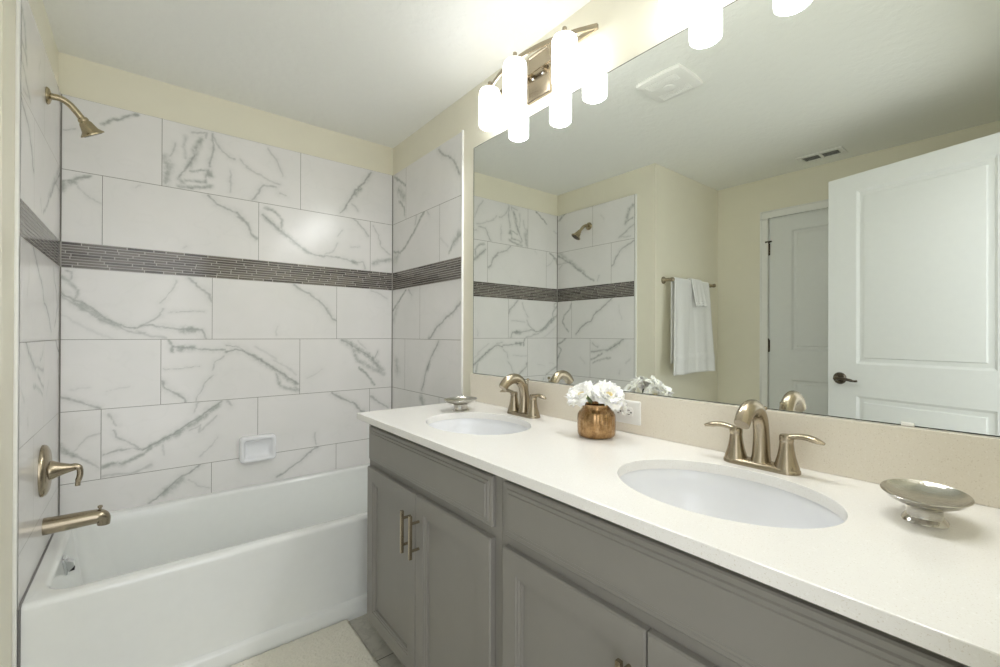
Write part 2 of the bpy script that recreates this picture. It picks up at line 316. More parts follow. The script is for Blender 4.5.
# veins of the tile print: [half width mm, strength, [(distance along wall, height)...]] per wall
VEIN_TXT = '''{"B":[[3,0.9,[[0.001,1.397],[0.064,1.361],[0.113,1.323],[0.157,1.283],[0.203,1.261],[0.244,1.25]]],
[3,0.6,[[0.001,1.387],[0.053,1.346],[0.102,1.304],[0.146,1.275],[0.192,1.253],[0.238,1.227],[0.275,1.227]]],
[11,0.5,[[0.043,1.364],[0.091,1.329],[0.14,1.29],[0.186,1.261]]],
[3,0.8,[[0.244,1.246],[0.274,1.262],[0.299,1.262],[0.349,1.255],[0.401,1.244],[0.441,1.244],[0.495,1.245],[0.502,1.22],[0.513,1.199]]],
[10,0.6,[[0.42,1.244],[0.447,1.24],[0.474,1.24]]],
[2.5,0.6,[[0.274,1.266],[0.311,1.286],[0.336,1.315],[0.342,1.343]]],
[2.5,0.5,[[0.336,1.371],[0.361,1.404],[0.387,1.454],[0.396,1.479]]],
[3.5,0.7,[[0.443,1.491],[0.473,1.464],[0.508,1.438],[0.533,1.418],[0.537,1.389]]],
[1.5,0.5,[[0.361,1.332],[0.433,1.333],[0.509,1.337]]],
[6,0.45,[[0.001,1.462],[0.032,1.443],[0.053,1.408],[0.048,1.382]]],
[3,0.6,[[0.016,1.485],[0.037,1.483],[0.032,1.457]]],
[4,0.2,[[0.007,1.304],[0.064,1.262],[0.124,1.222]]],
[4,0.2,[[0.086,1.248],[0.169,1.202]]],
[4,0.4,[[0.25,1.235],[0.299,1.211],[0.356,1.202]]],
[5,0.7,[[0.368,1.19],[0.382,1.161],[0.382,1.141]]],
[3,0.8,[[0.381,1.165],[0.441,1.156],[0.489,1.147],[0.538,1.14],[0.595,1.141]]],
[10,0.6,[[0.414,1.157],[0.441,1.154],[0.461,1.154]]],
[1.5,0.5,[[0.35,1.06],[0.415,1.059],[0.489,1.062]]],
[2.5,0.5,[[0.588,1.115],[0.552,1.082],[0.538,1.049]]],
[2.5,0.5,[[0.545,1.023],[0.51,0.975],[0.483,0.919],[0.476,0.898]]],
[3.5,0.8,[[0.341,1.002],[0.35,0.97],[0.389,0.943],[0.432,0.911],[0.432,0.894]]],
[3,0.7,[[0.003,0.951],[0.039,0.942],[0.082,0.92],[0.125,0.895]]],
[2,0.2,[[0.034,0.982],[0.092,0.989]]],
[2,0.2,[[0.147,0.97],[0.228,0.987]]],
[7,0.6,[[0.002,0.751],[0.019,0.727],[0.045,0.704]]],
[3,0.5,[[0.045,0.704],[0.088,0.671],[0.126,0.638]]],
[2.5,0.35,[[0.045,0.726],[0.082,0.764],[0.129,0.787]]],
[3.5,0.5,[[0.153,0.87],[0.188,0.817]]],
[3,0.6,[[0.176,0.792],[0.188,0.76],[0.229,0.723],[0.271,0.697]]],
[2.5,0.7,[[0.137,0.694],[0.188,0.701],[0.241,0.702],[0.271,0.697]]],
[3,0.9,[[0.271,0.694],[0.314,0.706],[0.351,0.725],[0.403,0.757],[0.456,0.796],[0.511,0.835],[0.578,0.883]]],
[9,0.55,[[0.301,0.7],[0.351,0.721],[0.403,0.749],[0.456,0.779],[0.511,0.823],[0.568,0.867]]],
[6,0.6,[[0.138,0.64],[0.171,0.645],[0.206,0.643],[0.235,0.657],[0.277,0.677],[0.301,0.693]]],
[9,0.35,[[0.16,0.64],[0.206,0.635]]],
[4,0.4,[[0.138,0.595],[0.177,0.595],[0.229,0.592],[0.302,0.614]]],
[3,0.4,[[0.469,0.844],[0.476,0.88],[0.49,0.89]]],
[4,0.4,[[0.456,0.754],[0.49,0.775],[0.49,0.741],[0.56,0.817]]],
[4,0.35,[[0.351,0.697],[0.358,0.651]]],
[3,0.3,[[0.491,0.625],[0.526,0.652],[0.568,0.705]]],
[3,0.8,[[0.296,0.438],[0.34,0.471],[0.378,0.495],[0.41,0.533],[0.457,0.552],[0.491,0.583]]],
[12,0.5,[[0.352,0.472],[0.384,0.494],[0.417,0.519]]],
[2,0.35,[[0.444,0.518],[0.491,0.475],[0.533,0.456]]],
[3.5,0.7,[[0.836,0.45],[0.895,0.48],[0.957,0.525],[1.02,0.572],[1.048,0.582]]],
[3,0.4,[[1.041,0.597],[1.038,0.665]]],
[4,0.5,[[0.607,0.884],[0.625,0.861]]],
[3.5,0.85,[[0.596,1.132],[0.632,1.145],[0.678,1.135],[0.733,1.098],[0.781,1.069],[0.831,1.031],[0.882,0.996],[0.943,0.945]]],
[9,0.45,[[0.709,1.117],[0.781,1.065],[0.856,1.007],[0.934,0.946]]],
[2.5,0.6,[[0.603,1.167],[0.64,1.162],[0.678,1.139]]],
[7,0.4,[[0.831,1.008],[0.856,0.942],[0.943,0.908]]],
[5,0.4,[[0.925,0.928],[0.943,0.917]]],
[4,0.25,[[0.822,1.082],[0.899,1.032],[0.934,1.002]]],
[4,0.25,[[0.733,1.156],[0.831,1.091]]],
[12,0.5,[[1.196,1.189],[1.247,1.153],[1.31,1.116],[1.375,1.068],[1.431,0.997]]],
[3,0.7,[[1.186,1.194],[1.247,1.153],[1.31,1.116],[1.375,1.073]]],
[10,0.4,[[1.258,1.128],[1.279,1.066],[1.353,1.027],[1.442,0.98]]],
[5,0.7,[[1.289,1.024],[1.332,0.986],[1.387,0.915]]],
[3,0.6,[[1.386,1.078],[1.408,1.114]]],
[3,0.2,[[0.988,0.976],[1.033,0.997],[1.07,1.024]]],
[4,0.3,[[1.278,1.179],[1.331,1.137]]],
[4,0.75,[[1.129,0.888],[1.178,0.854],[1.259,0.811],[1.301,0.761],[1.355,0.729]]],
[3.5,0.6,[[1.363,0.846],[1.409,0.808],[1.477,0.764]]],
[4,0.75,[[0.923,1.498],[0.958,1.467],[1.05,1.42],[1.097,1.368],[1.122,1.32],[1.146,1.303]]],
[3,0.4,[[1.362,1.494],[1.406,1.481],[1.462,1.452]]],
[3,0.25,[[0.834,1.266],[0.834,1.22]]],
[5,0.6,[[0.002,1.854],[0.015,1.864],[0.046,1.882],[0.088,1.91]]],
[8,0.5,[[0.002,1.832],[0.015,1.853],[0.041,1.87]]],
[2.5,0.35,[[0.041,1.866],[0.062,1.838],[0.089,1.81],[0.127,1.795]]],
[2.5,0.25,[[0.242,1.887],[0.26,1.906]]],
[3,0.3,[[0.419,1.638],[0.432,1.652]]],
[4,0.7,[[0.523,1.909],[0.555,1.877],[0.592,1.858],[0.651,1.843],[0.698,1.78]]],
[14,0.4,[[0.351,2.054],[0.364,2.026],[0.355,1.959],[0.355,1.935]]],
[3,0.45,[[0.39,2.129],[0.37,2.067]]],
[6,0.25,[[0.429,2.181],[0.426,2.074]]],
[4,0.5,[[0.456,2.201],[0.511,2.221],[0.511,2.188]]],
[10,0.45,[[0.49,2.182],[0.463,2.091],[0.436,2.035]]],
[3.5,0.7,[[0.463,2.091],[0.436,2.035],[0.403,1.978]]],
[3,0.7,[[0.536,2.22],[0.543,2.171],[0.536,2.102],[0.526,2.057]]],
[10,0.6,[[0.522,2.031],[0.522,2.014],[0.526,2.01]]],
[5,0.45,[[0.443,2.012],[0.505,2.031]]],
[5,0.45,[[0.43,1.968],[0.512,1.974],[0.519,2.022]]],
[7,0.5,[[0.404,1.933],[0.457,1.937],[0.533,1.96]]],
[8,0.3,[[0.403,1.97],[0.423,1.95]]],
[3,0.5,[[0.539,2.213],[0.568,2.161],[0.613,2.121],[0.635,2.114]]],
[3,0.4,[[0.658,2.124],[0.696,2.09],[0.792,2.049],[0.842,2.033]]],
[3.5,0.6,[[0.713,1.929],[0.744,1.975],[0.768,2.016],[0.826,2.015]]],
[3,0.4,[[0.843,1.986],[0.876,1.98]]],
[3,0.4,[[0.783,2.215],[0.825,2.166],[0.859,2.082]]],
[2.5,0.4,[[0.613,2.052],[0.617,1.949]]],
[4,0.7,[[0.653,1.827],[0.691,1.796],[0.71,1.749],[0.736,1.723]]],
[3.5,0.7,[[0.762,1.858],[0.831,1.801],[0.912,1.743],[0.971,1.697],[1.031,1.673],[1.066,1.668]]],
[10,0.4,[[0.769,1.851],[0.839,1.794],[0.92,1.735],[0.988,1.686]]],
[6,0.4,[[0.769,1.902],[0.823,1.886],[0.863,1.841],[0.855,1.787]]],
[3,0.6,[[1.066,1.668],[1.129,1.68],[1.194,1.668],[1.242,1.659],[1.311,1.667],[1.321,1.624]]],
[9,0.5,[[1.242,1.662],[1.271,1.662]]],
[3,0.4,[[1.075,1.678],[1.129,1.708],[1.156,1.758]]],
[3,0.4,[[1.156,1.796],[1.184,1.837]]],
[3.5,0.55,[[1.251,1.915],[1.3,1.874],[1.343,1.827]]],
[1.5,0.4,[[1.232,1.747],[1.291,1.756]]],
[3,0.45,[[1.371,1.895],[1.413,1.842],[1.423,1.774],[1.488,1.726]]],
[10,0.4,[[1.372,1.658],[1.424,1.679],[1.488,1.696]]],
[3.5,0.8,[[1.359,2.221],[1.319,2.148],[1.26,2.087],[1.231,2.033],[1.202,1.98],[1.165,1.935]]],
[10,0.5,[[1.289,2.103],[1.26,2.068]]],
[3,0.4,[[1.241,2.006],[1.28,1.965]]],
[5,0.8,[[0.128,2.145],[0.167,2.181],[0.218,2.21],[0.249,2.225]]],
[1.5,0.5,[[0.009,2.088],[0.042,2.098]]]],
"R":[[4,0.9,[[0.558,2.217],[0.595,2.181],[0.678,2.142],[0.729,2.093],[0.762,2.029]]],
[5,0.7,[[0.025,2.218],[0.118,2.159],[0.182,2.12]]],
[20,0.4,[[0.085,2.116],[0.118,2.085],[0.151,2.062]]],
[6,0.7,[[0.411,1.916],[0.334,1.868],[0.261,1.812],[0.185,1.756],[0.105,1.728],[0.021,1.748]]],
[20,0.3,[[0.039,1.692],[0.072,1.718]]],
[4,0.5,[[0.298,1.868],[0.319,1.92]]],
[4,0.5,[[0.438,1.912],[0.465,1.886]]],
[5,0.6,[[0.086,2.051],[0.16,1.997],[0.168,1.944]]],
[6,0.75,[[0.775,1.722],[0.715,1.696],[0.67,1.647]]],
[14,0.5,[[0.759,1.725],[0.715,1.69]]],
[3,0.25,[[0.586,1.736],[0.658,1.68]]],
[5,0.7,[[0.187,1.489],[0.091,1.428],[0.007,1.379]]],
[4,0.5,[[0.218,1.489],[0.264,1.46]]],
[4,0.85,[[0.777,1.389],[0.717,1.344],[0.614,1.297],[0.54,1.254],[0.463,1.201]]],
[15,0.25,[[0.025,1.318],[0.075,1.414]]],
[4,0.8,[[0.572,1.186],[0.503,1.11],[0.464,1.062],[0.424,0.999],[0.384,0.908]]],
[9,0.6,[[0.471,1.069],[0.445,1.027]]],
[20,0.3,[[0.061,1.055],[0.079,0.996]]],
[15,0.5,[[0.384,0.86],[0.398,0.842]]]],
"L":[[6,0.55,[[0.013,2.189],[0.087,2.237]]],
[10,0.45,[[0.764,2.162],[0.713,2.137],[0.697,2.097],[0.688,2.04]]],
[3.5,0.6,[[0.756,2.023],[0.688,1.981],[0.627,1.946]]],
[3,0.5,[[0.636,1.946],[0.722,1.945]]],
[5,0.5,[[0.739,2.073],[0.688,2.047]]],
[3,0.25,[[0.461,2.146],[0.49,2.109]]],
[4,0.7,[[0.756,1.908],[0.689,1.873],[0.636,1.844],[0.601,1.804],[0.583,1.754],[0.558,1.742]]],
[6,0.75,[[0.008,1.893],[0.1,1.839],[0.177,1.796],[0.252,1.738],[0.335,1.682],[0.385,1.653]]],
[12,0.3,[[0.031,1.907],[0.177,1.804],[0.294,1.726]]],
[3,0.5,[[0.003,1.821],[0.133,1.822]]],
[3,0.4,[[0.02,1.781],[0.055,1.811]]],
[3,0.4,[[0.444,1.679],[0.424,1.649]]],
[8,0.4,[[0.008,1.902],[0.043,1.871]]],
[5,0.5,[[0.159,1.478],[0.14,1.43],[0.079,1.39],[0.062,1.34],[0.091,1.29],[0.13,1.256]]],
[4,0.85,[[0.58,1.518],[0.511,1.46],[0.425,1.406],[0.366,1.342],[0.264,1.288],[0.212,1.231]]],
[3,0.25,[[0.625,1.447],[0.629,1.387],[0.651,1.342]]],
[5,0.6,[[0.125,1.214],[0.046,1.163],[-0.0,1.137]]],
[4,0.75,[[0.678,1.215],[0.621,1.166],[0.567,1.127],[0.521,1.107],[0.455,1.105],[0.369,1.099]]],
[10,0.5,[[0.673,1.207],[0.603,1.151],[0.549,1.119]]],
[3.5,0.6,[[0.377,1.162],[0.436,1.132]]],
[6,0.55,[[0.474,1.083],[0.397,1.045],[0.369,1.036]]],
[5,0.4,[[0.549,1.059],[0.456,1.032],[0.378,1.005]]],
[5,0.4,[[-0.0,1.138],[0.046,1.097],[0.0,1.01]]],
[3,0.3,[[0.255,1.047],[0.307,1.001]]],
[3,0.3,[[0.639,0.967],[0.631,0.937]]],
[4,0.25,[[0.725,1.052],[0.683,1.021]]]]}'''

# ------------------------------------------------------------------ the room
struct(MB().box(XL-.12, W+.13, -3.9, .12, FL-.1, FL).build('floor', 'floor', smooth=0))
struct(MB().box(XL-.12, W+.13, YB-.12, .12, CE, CE+.1).build('ceiling', 'ceiling', smooth=0))
wall_back = struct(MB().box(-.13, W+.13, .009, .12, FL, CE).build('wall_back', 'paint', smooth=0))
wall_right = struct(MB().box(WP, W+.13, YB-.12, .009, FL, CE).build('wall_right', 'paint', smooth=0))
wall_left = struct(MB().box(-.13, -.009, YR, .009, FL, CE).build('wall_left', 'paint', smooth=0))
struct(MB().box(XL-.12, -.13, YR, YR+.12, FL, CE).build('wall_return', 'paint', smooth=0))
DY0, DY1, DT = -1.295, -2.015, 2.105       # closed door opening
m = MB(); m.box(XL-.12, XL, DY0+.02, YR, FL, CE); m.box(XL-.12, XL, YB-.12, DY1-.02, FL, CE); m.box(XL-.12, XL, DY1-.02, DY0+.02, DT+.02, CE)
struct(m.build('wall_far_left', 'paint', smooth=0))
EX0, EX1 = -.115, .735
m = MB(); m.box(XL, EX0, YB-.12, YB, FL, CE); m.box(EX1, WP, YB-.12, YB, FL, CE); m.box(EX0, EX1, YB-.12, YB, 2.13, CE)
struct(m.build('wall_rear', 'paint', smooth=0))
def baseboard(name, x0, x1, y0, y1):
    struct(MB().box(x0, x1, y0, y1, FL, FL+.085, .003).build(name, 'trim'))
baseboard('baseboard_return', XL+.013, -.009, YR-.012, YR)
baseboard('baseboard_far_left', XL, XL+.012, DY0+.066, YR-.0005)
baseboard('baseboard_rear', EX1+.066, .97, YB, YB+.012)

# ---- wall tile -----------------------------------------------------
VEINS = json.loads(VEIN_TXT)
def vnoise(x, y, seed):
    xi, yi = np.floor(x).astype(np.int64), np.floor(y).astype(np.int64); fx, fy = x-xi, y-yi
    fx, fy = fx*fx*(3-2*fx), fy*fy*(3-2*fy)
    def h(a, b):
        k = (a*374761393+b*668265263+seed*974711) & 0xffffffff
        k = ((k ^ (k >> 13))*1274126177) & 0xffffffff
        return ((k ^ (k >> 16)) & 0xffff)/65535.0
    return (h(xi, yi)*(1-fx)+h(xi+1, yi)*fx)*(1-fy)+(h(xi, yi+1)*(1-fx)+h(xi+1, yi+1)*fx)*fy-.5
def fbm(x, y, s, seed): return vnoise(x*s, y*s, seed)+.5*vnoise(x*s*2.1, y*s*2.1, seed+1)+.3*vnoise(x*s*4.3, y*s*4.3, seed+2)
def seg_dist(px, py, pts):
    d = np.full(px.shape, 9.0)
    for (ax, ay), (bx, by) in zip(pts[:-1], pts[1:]):
        ux, uy = bx-ax, by-ay; L = ux*ux+uy*uy+1e-12
        t = np.clip(((px-ax)*ux+(py-ay)*uy)/L, 0, 1)
        d = np.minimum(d, np.hypot(px-ax-t*ux, py-ay-t*uy))
    return d
ZT, Z1, Z2, Z3, Z4, Z5, Z6, Z7 = 2.235, 1.9189, 1.6124, 1.5045, 1.198, .8915, .585, .2785
def tile_panel(key, parent, umax, joints, to3, step):
    rows = [(Z1, ZT), (Z2, Z1), (Z4, Z3), (Z5, Z4), (Z6, Z5), (Z7, Z6), (FL, Z7)]
    tiles = []
    for (z0, z1), J in zip(rows, joints):
        cuts = [0.003]+list(J)+[umax]
        for a, b in zip(cuts[:-1], cuts[1:]): tiles.append((a+.0012, b-.0012, z0+.0012, z1-.0012))
    vs, fs, ve, cl = [], [], [], []; off = 0
    for ti, (a, b, z0, z1) in enumerate(tiles):
        nu, nz = max(2, int((b-a)/step)+1), max(2, int((z1-z0)/step)+1)
        U, Z = np.meshgrid(np.linspace(a, b, nu), np.linspace(z0, z1, nz)); U, Z = U.ravel(), Z.ravel()
        wu = U+.010*fbm(U, Z, 22, 3)+.004*fbm(U, Z, 90, 9); wz = Z+.010*fbm(U, Z, 22, 17)+.004*fbm(U, Z, 90, 23)
        vv, cc = np.zeros_like(U), np.zeros_like(U)
        wob = .75+.9*(vnoise(U*34, Z*34, 41)+.5)*.9
        for w, st, pts in VEINS[key]:
            mid = np.mean(np.array(pts), 0) if len(pts) == 2 else np.array(pts[len(pts)//2])
            if not (a-.002 <= mid[0] <= b+.002 and z0-.002 <= mid[1] <= z1+.002): continue
            d = seg_dist(wu, wz, pts); w = w*.001
            if w <= .0045:
                vv = np.maximum(vv, st*np.exp(-(d/(w*wob))**2)); cc = np.maximum(cc, .32*st*np.exp(-(d/(w*4+.006))**2))
            else:
                cc = np.maximum(cc, min(1, 1.6*st)*np.exp(-(d/(w*1.5))**2)); vv = np.maximum(vv, .55*st*np.exp(-(d/(w*.45*wob))**2)*(vnoise(U*120, Z*120, 77)+.75))
        # each tile's own faint print
        f1 = fbm(U+7.3*ti, Z*1.3+3.1*ti, 6, 51); cc = np.maximum(cc, .045*np.exp(-((f1)/.03)**2))
        idx = np.arange(nu*nz).reshape(nz, nu)+off; off += nu*nz
        fs.append(np.stack([idx[:-1, :-1], idx[:-1, 1:], idx[1:, 1:], idx[1:, :-1]], -1).reshape(-1, 4))
        vs.append(to3(U, Z)); ve.append(vv); cl.append(cc)
    V, F = np.concatenate(vs), np.concatenate(fs)
    me = bpy.data.meshes.new('tile_panel'); me.from_pydata(V, [], F)
    for nm, a in (('vein', ve), ('cloud', cl)):
        me.attributes.new(nm, 'FLOAT', 'POINT').data.foreach_set('value', np.concatenate(a).astype(np.float32))
    me.materials.append(M['tile'])
    o = bpy.data.objects.new('tile_panel', me); COL.objects.link(o); o.parent = parent; return o
def mosaic(parent, umax, boxf, seed):
    rnd = random.Random(seed); m = MB(); sh = []; n = 9; p = (Z2-Z3)/n
    for r in range(n):
        u = .003-rnd.random()*.08
        while u < umax:
            L = rnd.choice((.045, .07, .095, .12, .15)); a, b = max(u, .003), min(u+L, umax)
            if b-a > .006:
                boxf(m, a+.0014, b-.0014, Z3+r*p+.0011, Z3+(r+1)*p-.0011); sh += [rnd.random()]*6
            u += L
    o = m.build('mosaic_band', 'mosaic', parent, smooth=0)
    o.data.attributes.new('shade', 'FLOAT', 'FACE').data.foreach_set('value', np.array(sh, np.float32))
JB = [(.3386, .9511), (.1317, .7442, 1.355), (.5401, 1.1526), (.3386, .9511), (.1317, .7442, 1.355), (.5401, 1.1526), (.3386, .9511)]
JR = [(.1828,), (.5741,), (.3599,), (.1758,), (.5741,), (.3599,), (.18,)]
JL = [(.3788,), (.5555,), (.1628,), (.3561,), (.5385,), (.1628,), (.36,)]
TE, TL = .785, .757
tile_panel('B', wall_back, W-.003, JB, lambda u, z: np.stack([u, np.zeros_like(u), z], -1), .004)
MB().box(0, W, .0015, .009, FL, ZT).build('grout_bed', 'grout', wall_back, 0)
mosaic(wall_back, W-.003, lambda m, a, b, c, d: m.box(a, b, -.0008, .0012, c, d), 1)
MB().box(.001, W-.001, .0002, .0014, Z3, Z2).build('mosaic_grout', 'mgrout', wall_back, 0)
tile_panel('R', wall_right, TE, JR, lambda u, z: np.stack([np.full_like(u, W), -u, z], -1), .005)
MB().box(W+.0015, WP, -TE, 0.009, FL, ZT).build('grout_bed', 'grout', wall_right, 0)
mosaic(wall_right, TE, lambda m, a, b, c, d: m.box(W-.0008, W+.0012, -b, -a, c, d), 2)
MB().box(W+.0002, W+.0014, -TE, 0, Z3, Z2).build('mosaic_grout', 'mgrout', wall_right, 0)
MB().box(W-.004, WP, -TE-.009, -TE-.0005, FL, ZT+.004, .0015).build('edge_trim', 'caulk', wall_right)
tile_panel('L', wall_left, TL, JL, lambda u, z: np.stack([np.zeros_like(u), -u, z], -1), .005)
MB().box(-.009, -.0015, -TL, 0.009, FL, ZT).build('grout_bed', 'grout', wall_left, 0)
mosaic(wall_left, TL, lambda m, a, b, c, d: m.box(-.0012, .0008, -b, -a, c, d), 3)
MB().box(-.0014, -.0002, -TL, 0, Z3, Z2).build('mosaic_grout', 'mgrout', wall_left, 0)
MB().box(-.009, -.0003, -TL-.016, -TL-.001, FL, ZT, .002).build('edge_trim', 'trim', wall_left)

# ---- doors ---------------------------------------------------------
def door_leaf(name, w, h, t, stile, panels):
    """leaf in local coords: hinge edge u=0, runs along +u (x), face y = 0 and y = t"""
    m = MB()
    us = [0, stile, w-stile, w]; zs = [0]+[z for p in panels for z in p]+[h]
    prof = [(0, 0), (.004, .003), (.012, .0085), (.028, .0100), (.032, .0095), (.036, .0015), (.040, .0008)]
    for face in (0, 1):
        pl_ = (lambda u, v, d: (u, d, v)) if face == 0 else (lambda u, v, d: (u, t-d, v))
        for i in range(3):
            for j in range(len(zs)-1):
                if i == 1 and j % 2 == 1:
                    panel_loft(m, us[2]-us[1], zs[j+1]-zs[j], prof, pl_, us[1], zs[j])
                else:
                    m.add([pl_(us[i], zs[j], 0), pl_(us[i+1], zs[j], 0), pl_(us[i+1], zs[j+1], 0), pl_(us[i], zs[j+1], 0)], [(0, 1, 2, 3)])
    for a, b in (((0, 0), (w, 0)), ((w, 0), (w, h)), ((w, h), (0, h)), ((0, h), (0, 0))):
        m.add([(a[0], 0, a[1]), (b[0], 0, b[1]), (b[0], t, b[1]), (a[0], t, a[1])], [(0, 1, 2, 3)])
    o = m.build(name, 'door', smooth=20); return o
# closed closet door in the far left wall
d1 = door_leaf('door_1', .714, 2.08, .035, .145, [(.20, .88), (1.09, 1.97)])
d1.matrix_world = Matrix(((0, -1, 0, XL-.004), (-1, 0, 0, DY0-.003), (0, 0, 1, FL+.006), (0, 0, 0, 1)))
struct(d1)
def hinge(parent, z):
    m = MB(); m.tube([(-.003, -.008, z), (-.003, -.008, z+.095)], .0065, 12); m.box(-.003, .006, -.0035, -.001, z+.003, z+.092)
    m.lathe([(.0075, 0), (.0075, .004), (.003, .008)], (-.003, -.008, z+.095)); h = m.build('hinge', 'bronze', parent)
for z in (.20, 1.075, 1.80): hinge(d1, z)
m = MB(); m.tube([(-.003, -.008, 1.897), (-.003, -.008, 1.906)], .009, 14); m.tube([(-.022, -.016, 1.903), (.022, -.016, 1.903)], .006, 10); m.build('door_stop', 'bronze', d1)
# open entry door, hinged at the rear wall
hx, hy = -.107, -2.610
lx, ly = -.3194, -1.8238
ang = math.atan2(ly-hy, lx-hx)
DW = math.hypot(lx-hx, ly-hy)
d2 = door_leaf('door_2', DW, 2.08, .035, .140, [(.20, .874), (1.047, 1.988)])
d2.location = (hx, hy, FL+.006); d2.rotation_euler = (0, 0, ang)
struct(d2, 'white two-panel entry door standing open, seen in the mirror')
for side in (0, 1):
    s = -1 if side == 0 else 1; y0 = 0 if side == 0 else .035; bx = DW-.061
    hm = MB(); hm.lathe([(.033, 0), (.033, .005), (.028, .012), (.014, .016), (.011, .045), (.009, .05)], (bx, y0, .963), (0, s, 0), 32, sx=1, sy=1)
    hm.tube(spline([(bx, y0+s*.044, .963), (bx-.02, y0+s*.05, .966), (bx-.06, y0+s*.05, .962), (bx-.09, y0+s*.046, .956), (bx-.105, y0+s*.042, .958)], 5), [.010]*6+[.008]*8+[.006]*7, 12)
    hm.build('door_handle', 'bronze', d2)
m = MB(); m.box(DW-.0005, DW+.0015, .006, .029, .93, .99); m.build('latch_plate', 'bronze', d2)
# casings
def casing(name, pl_, a, b, zt, wd=.058):
    m = MB()
    for u0, u1, z0, z1 in ((a-wd, a, FL, zt), (b, b+wd, FL, zt), (a-wd, b+wd, zt, zt+wd)):
        L = [pl_(u0, z0, 0), pl_(u1, z0, 0), pl_(u1, z1, 0), pl_(u0, z1, 0)]
        loops = []
        for ins, d in ((0, 0), (0, .010), (.006, .016), (.05, .012), (.055, .009)):
            q = min(ins, .028); loops.append([pl_(u0+q*.4, z0, d), pl_(u1-q*.4, z0, d), pl_(u1-q*.4, z1-q*.4, d), pl_(u0+q*.4, z1-q*.4, d)])
        m.loft(loops, False, True)
    return m.build(name, 'trim', smooth=20)
struct(casing('trim_1', lambda u, z, d: (XL+d, -u, z), -DY0, -DY1, DT))
m = MB(); m.box(XL-.12, XL, DY0, DY0+.02, FL, DT+.02); m.box(XL-.12, XL, DY1-.02, DY1, FL, DT+.02); m.box(XL-.12, XL, DY1, DY0, DT, DT+.02)
struct(m.build('trim_2', 'trim', smooth=0))
struct(casing('trim_3', lambda u, z, d: (u, YB+d, z), EX0+.012, EX1-.012, 2.118))

# ------------------------------------------------------------------ bathtub
tub = thing('bathtub', (W/2, -.76, FL), 'white alcove bathtub with plain apron below the marble tile', 'bathtub')
TO = Vector(tub.location)
def tl(loops): return [[(p[0]-TO.x, p[1]-TO.y, p[2]-TO.z) for p in L] for L in loops]
x0, x1, yb = .0035, W-.0035, -.0035
L = []
for yf, z, r in ((-.767, FL, .003), (-.767, .084, .003), (-.765, .089, .003), (-.757, .096, .003), (-.752, .098, .003), (-.749, .12, .003), (-.750, .40, .003), (-.750, .418, .003)):
    L.append(rrect(x0, x1, yf, yb, r, z))
for k in range(1, 6):
    a = R(90*k/5); rr = .018; L.append(rrect(x0, x1, -.750+rr*(1-math.cos(a)), yb, .003, .418+rr*math.sin(a)))
ix0, ix1, iy0, iy1 = .052, 1.425, -.695, -.050
for k in range(0, 6):
    a = R(90*k/5); rr = .016; q = rr*math.sin(a)
    L.append(rrect(ix0-rr+q, ix1+rr-q, iy0-rr+q, iy1+rr-q, .085-q, .436-rr*(1-math.cos(a)), 12 if False else 8))
for t in np.linspace(0, 1, 7)[1:]:
    L.append(rrect(ix0+.05*t, ix1-.07*t, iy0+.045*t, iy1-.045*t, .075+.03*t, .42-.27*t))
for t in (.35, .7, 1):
    q = .05*math.sin(R(90*t)); L.append(rrect(ix0+.05+q, ix1-.07-q, iy0+.045+q, iy1-.045-q, .10, .15-.05*(1-math.cos(R(90*t)))))
MB().loft(tl(L), False, True).build('tub_shell', 'tub', tub, 50)
ov = MB(); oc = Vector((.058, -.385, .388))-TO; ax = (1, 0, .18)
L = []
for k_, d in ((1, 0), (1, .005), (.92, .008)): L.append([(d, p[0]*k_, p[1]*k_) for p in rrect(-.027, .027, -.031, .031, .008, 0)])
ov.loft(L); op = ov.build('overflow_plate', 'chrome', tub, 40); op.location = oc; op.rotation_euler = (0, R(-8), 0)
lv = MB(); L = []
for z, d in ((-.022, .010), (-.010, .024), (.006, .026), (.016, .012)): L.append([(.006, -.017, z), (d, -.015, z), (d, .015, z), (.006, .017, z)])
lv.loft(L); lv.build('trip_lever', 'chrome', op, 30)
MB().box(.0082, .0245, -.012, .012, -.024, -.0165, .002).build('lever_slot', 'dark', op)
dr = MB(); dr.lathe([(.028, 0), (.028, .003), (.022, .005), (.005, .007)], Vector((.30, -.385, .1))-TO); dr.build('drain', 'chrome', tub)
cl = MB()
cl.tube([(-TO.x+.002, -.752-TO.y, 0), (-TO.x+.002, -.752-TO.y, .41), (-TO.x+.002, -.738-TO.y, .417), (-TO.x+.002, -.02-TO.y, .417)], .0035, 8)
cl.build('caulk_line', 'rubber', tub); tub.children[-1]['label'] = 'grey caulk line where tub meets tile'

# ------------------------------------------------------------------ shower fittings (on the left alcove wall)
sh = thing('shower', (0, -.342, 2.083), 'warm nickel shower head on a curved arm, high on left tile wall', 'shower')
m = MB(); m.lathe([(.030, 0), (.030, .003), (.026, .008), (.014, .012)], (0.0005, 0, 0), (1, 0, 0), 36); m.build('wall_flange', 'champagne', sh)
arm = spline([(.004, 0, 0), (.035, 0, .001), (.058, .004, -.010), (.080, .010, -.034), (.096, .016, -.056)], 6)
MB().tube(arm, .0112, 18).build('shower_arm', 'champagne', sh)
SHC, SHA = Vector((.093, .015, -.050)), Vector((.50, .26, -.82))
hd = MB(); hd.lathe([(.012, -.004), (.0155, .0), (.017, .006), (.0155, .010), (.020, .016), (.0235, .030), (.027, .042), (.035, .051), (.0385, .054), (.0385, .058), (.033, .0585)], SHC, SHA, 40)
ho = hd.build('spray_head', 'champagne', sh)
fc = MB(); fc.lathe([(.030, 0), (.029, .0015)], SHC+SHA.normalized()*.0583, SHA, 36); fc.build('nozzle_face', 'bronze', ho)
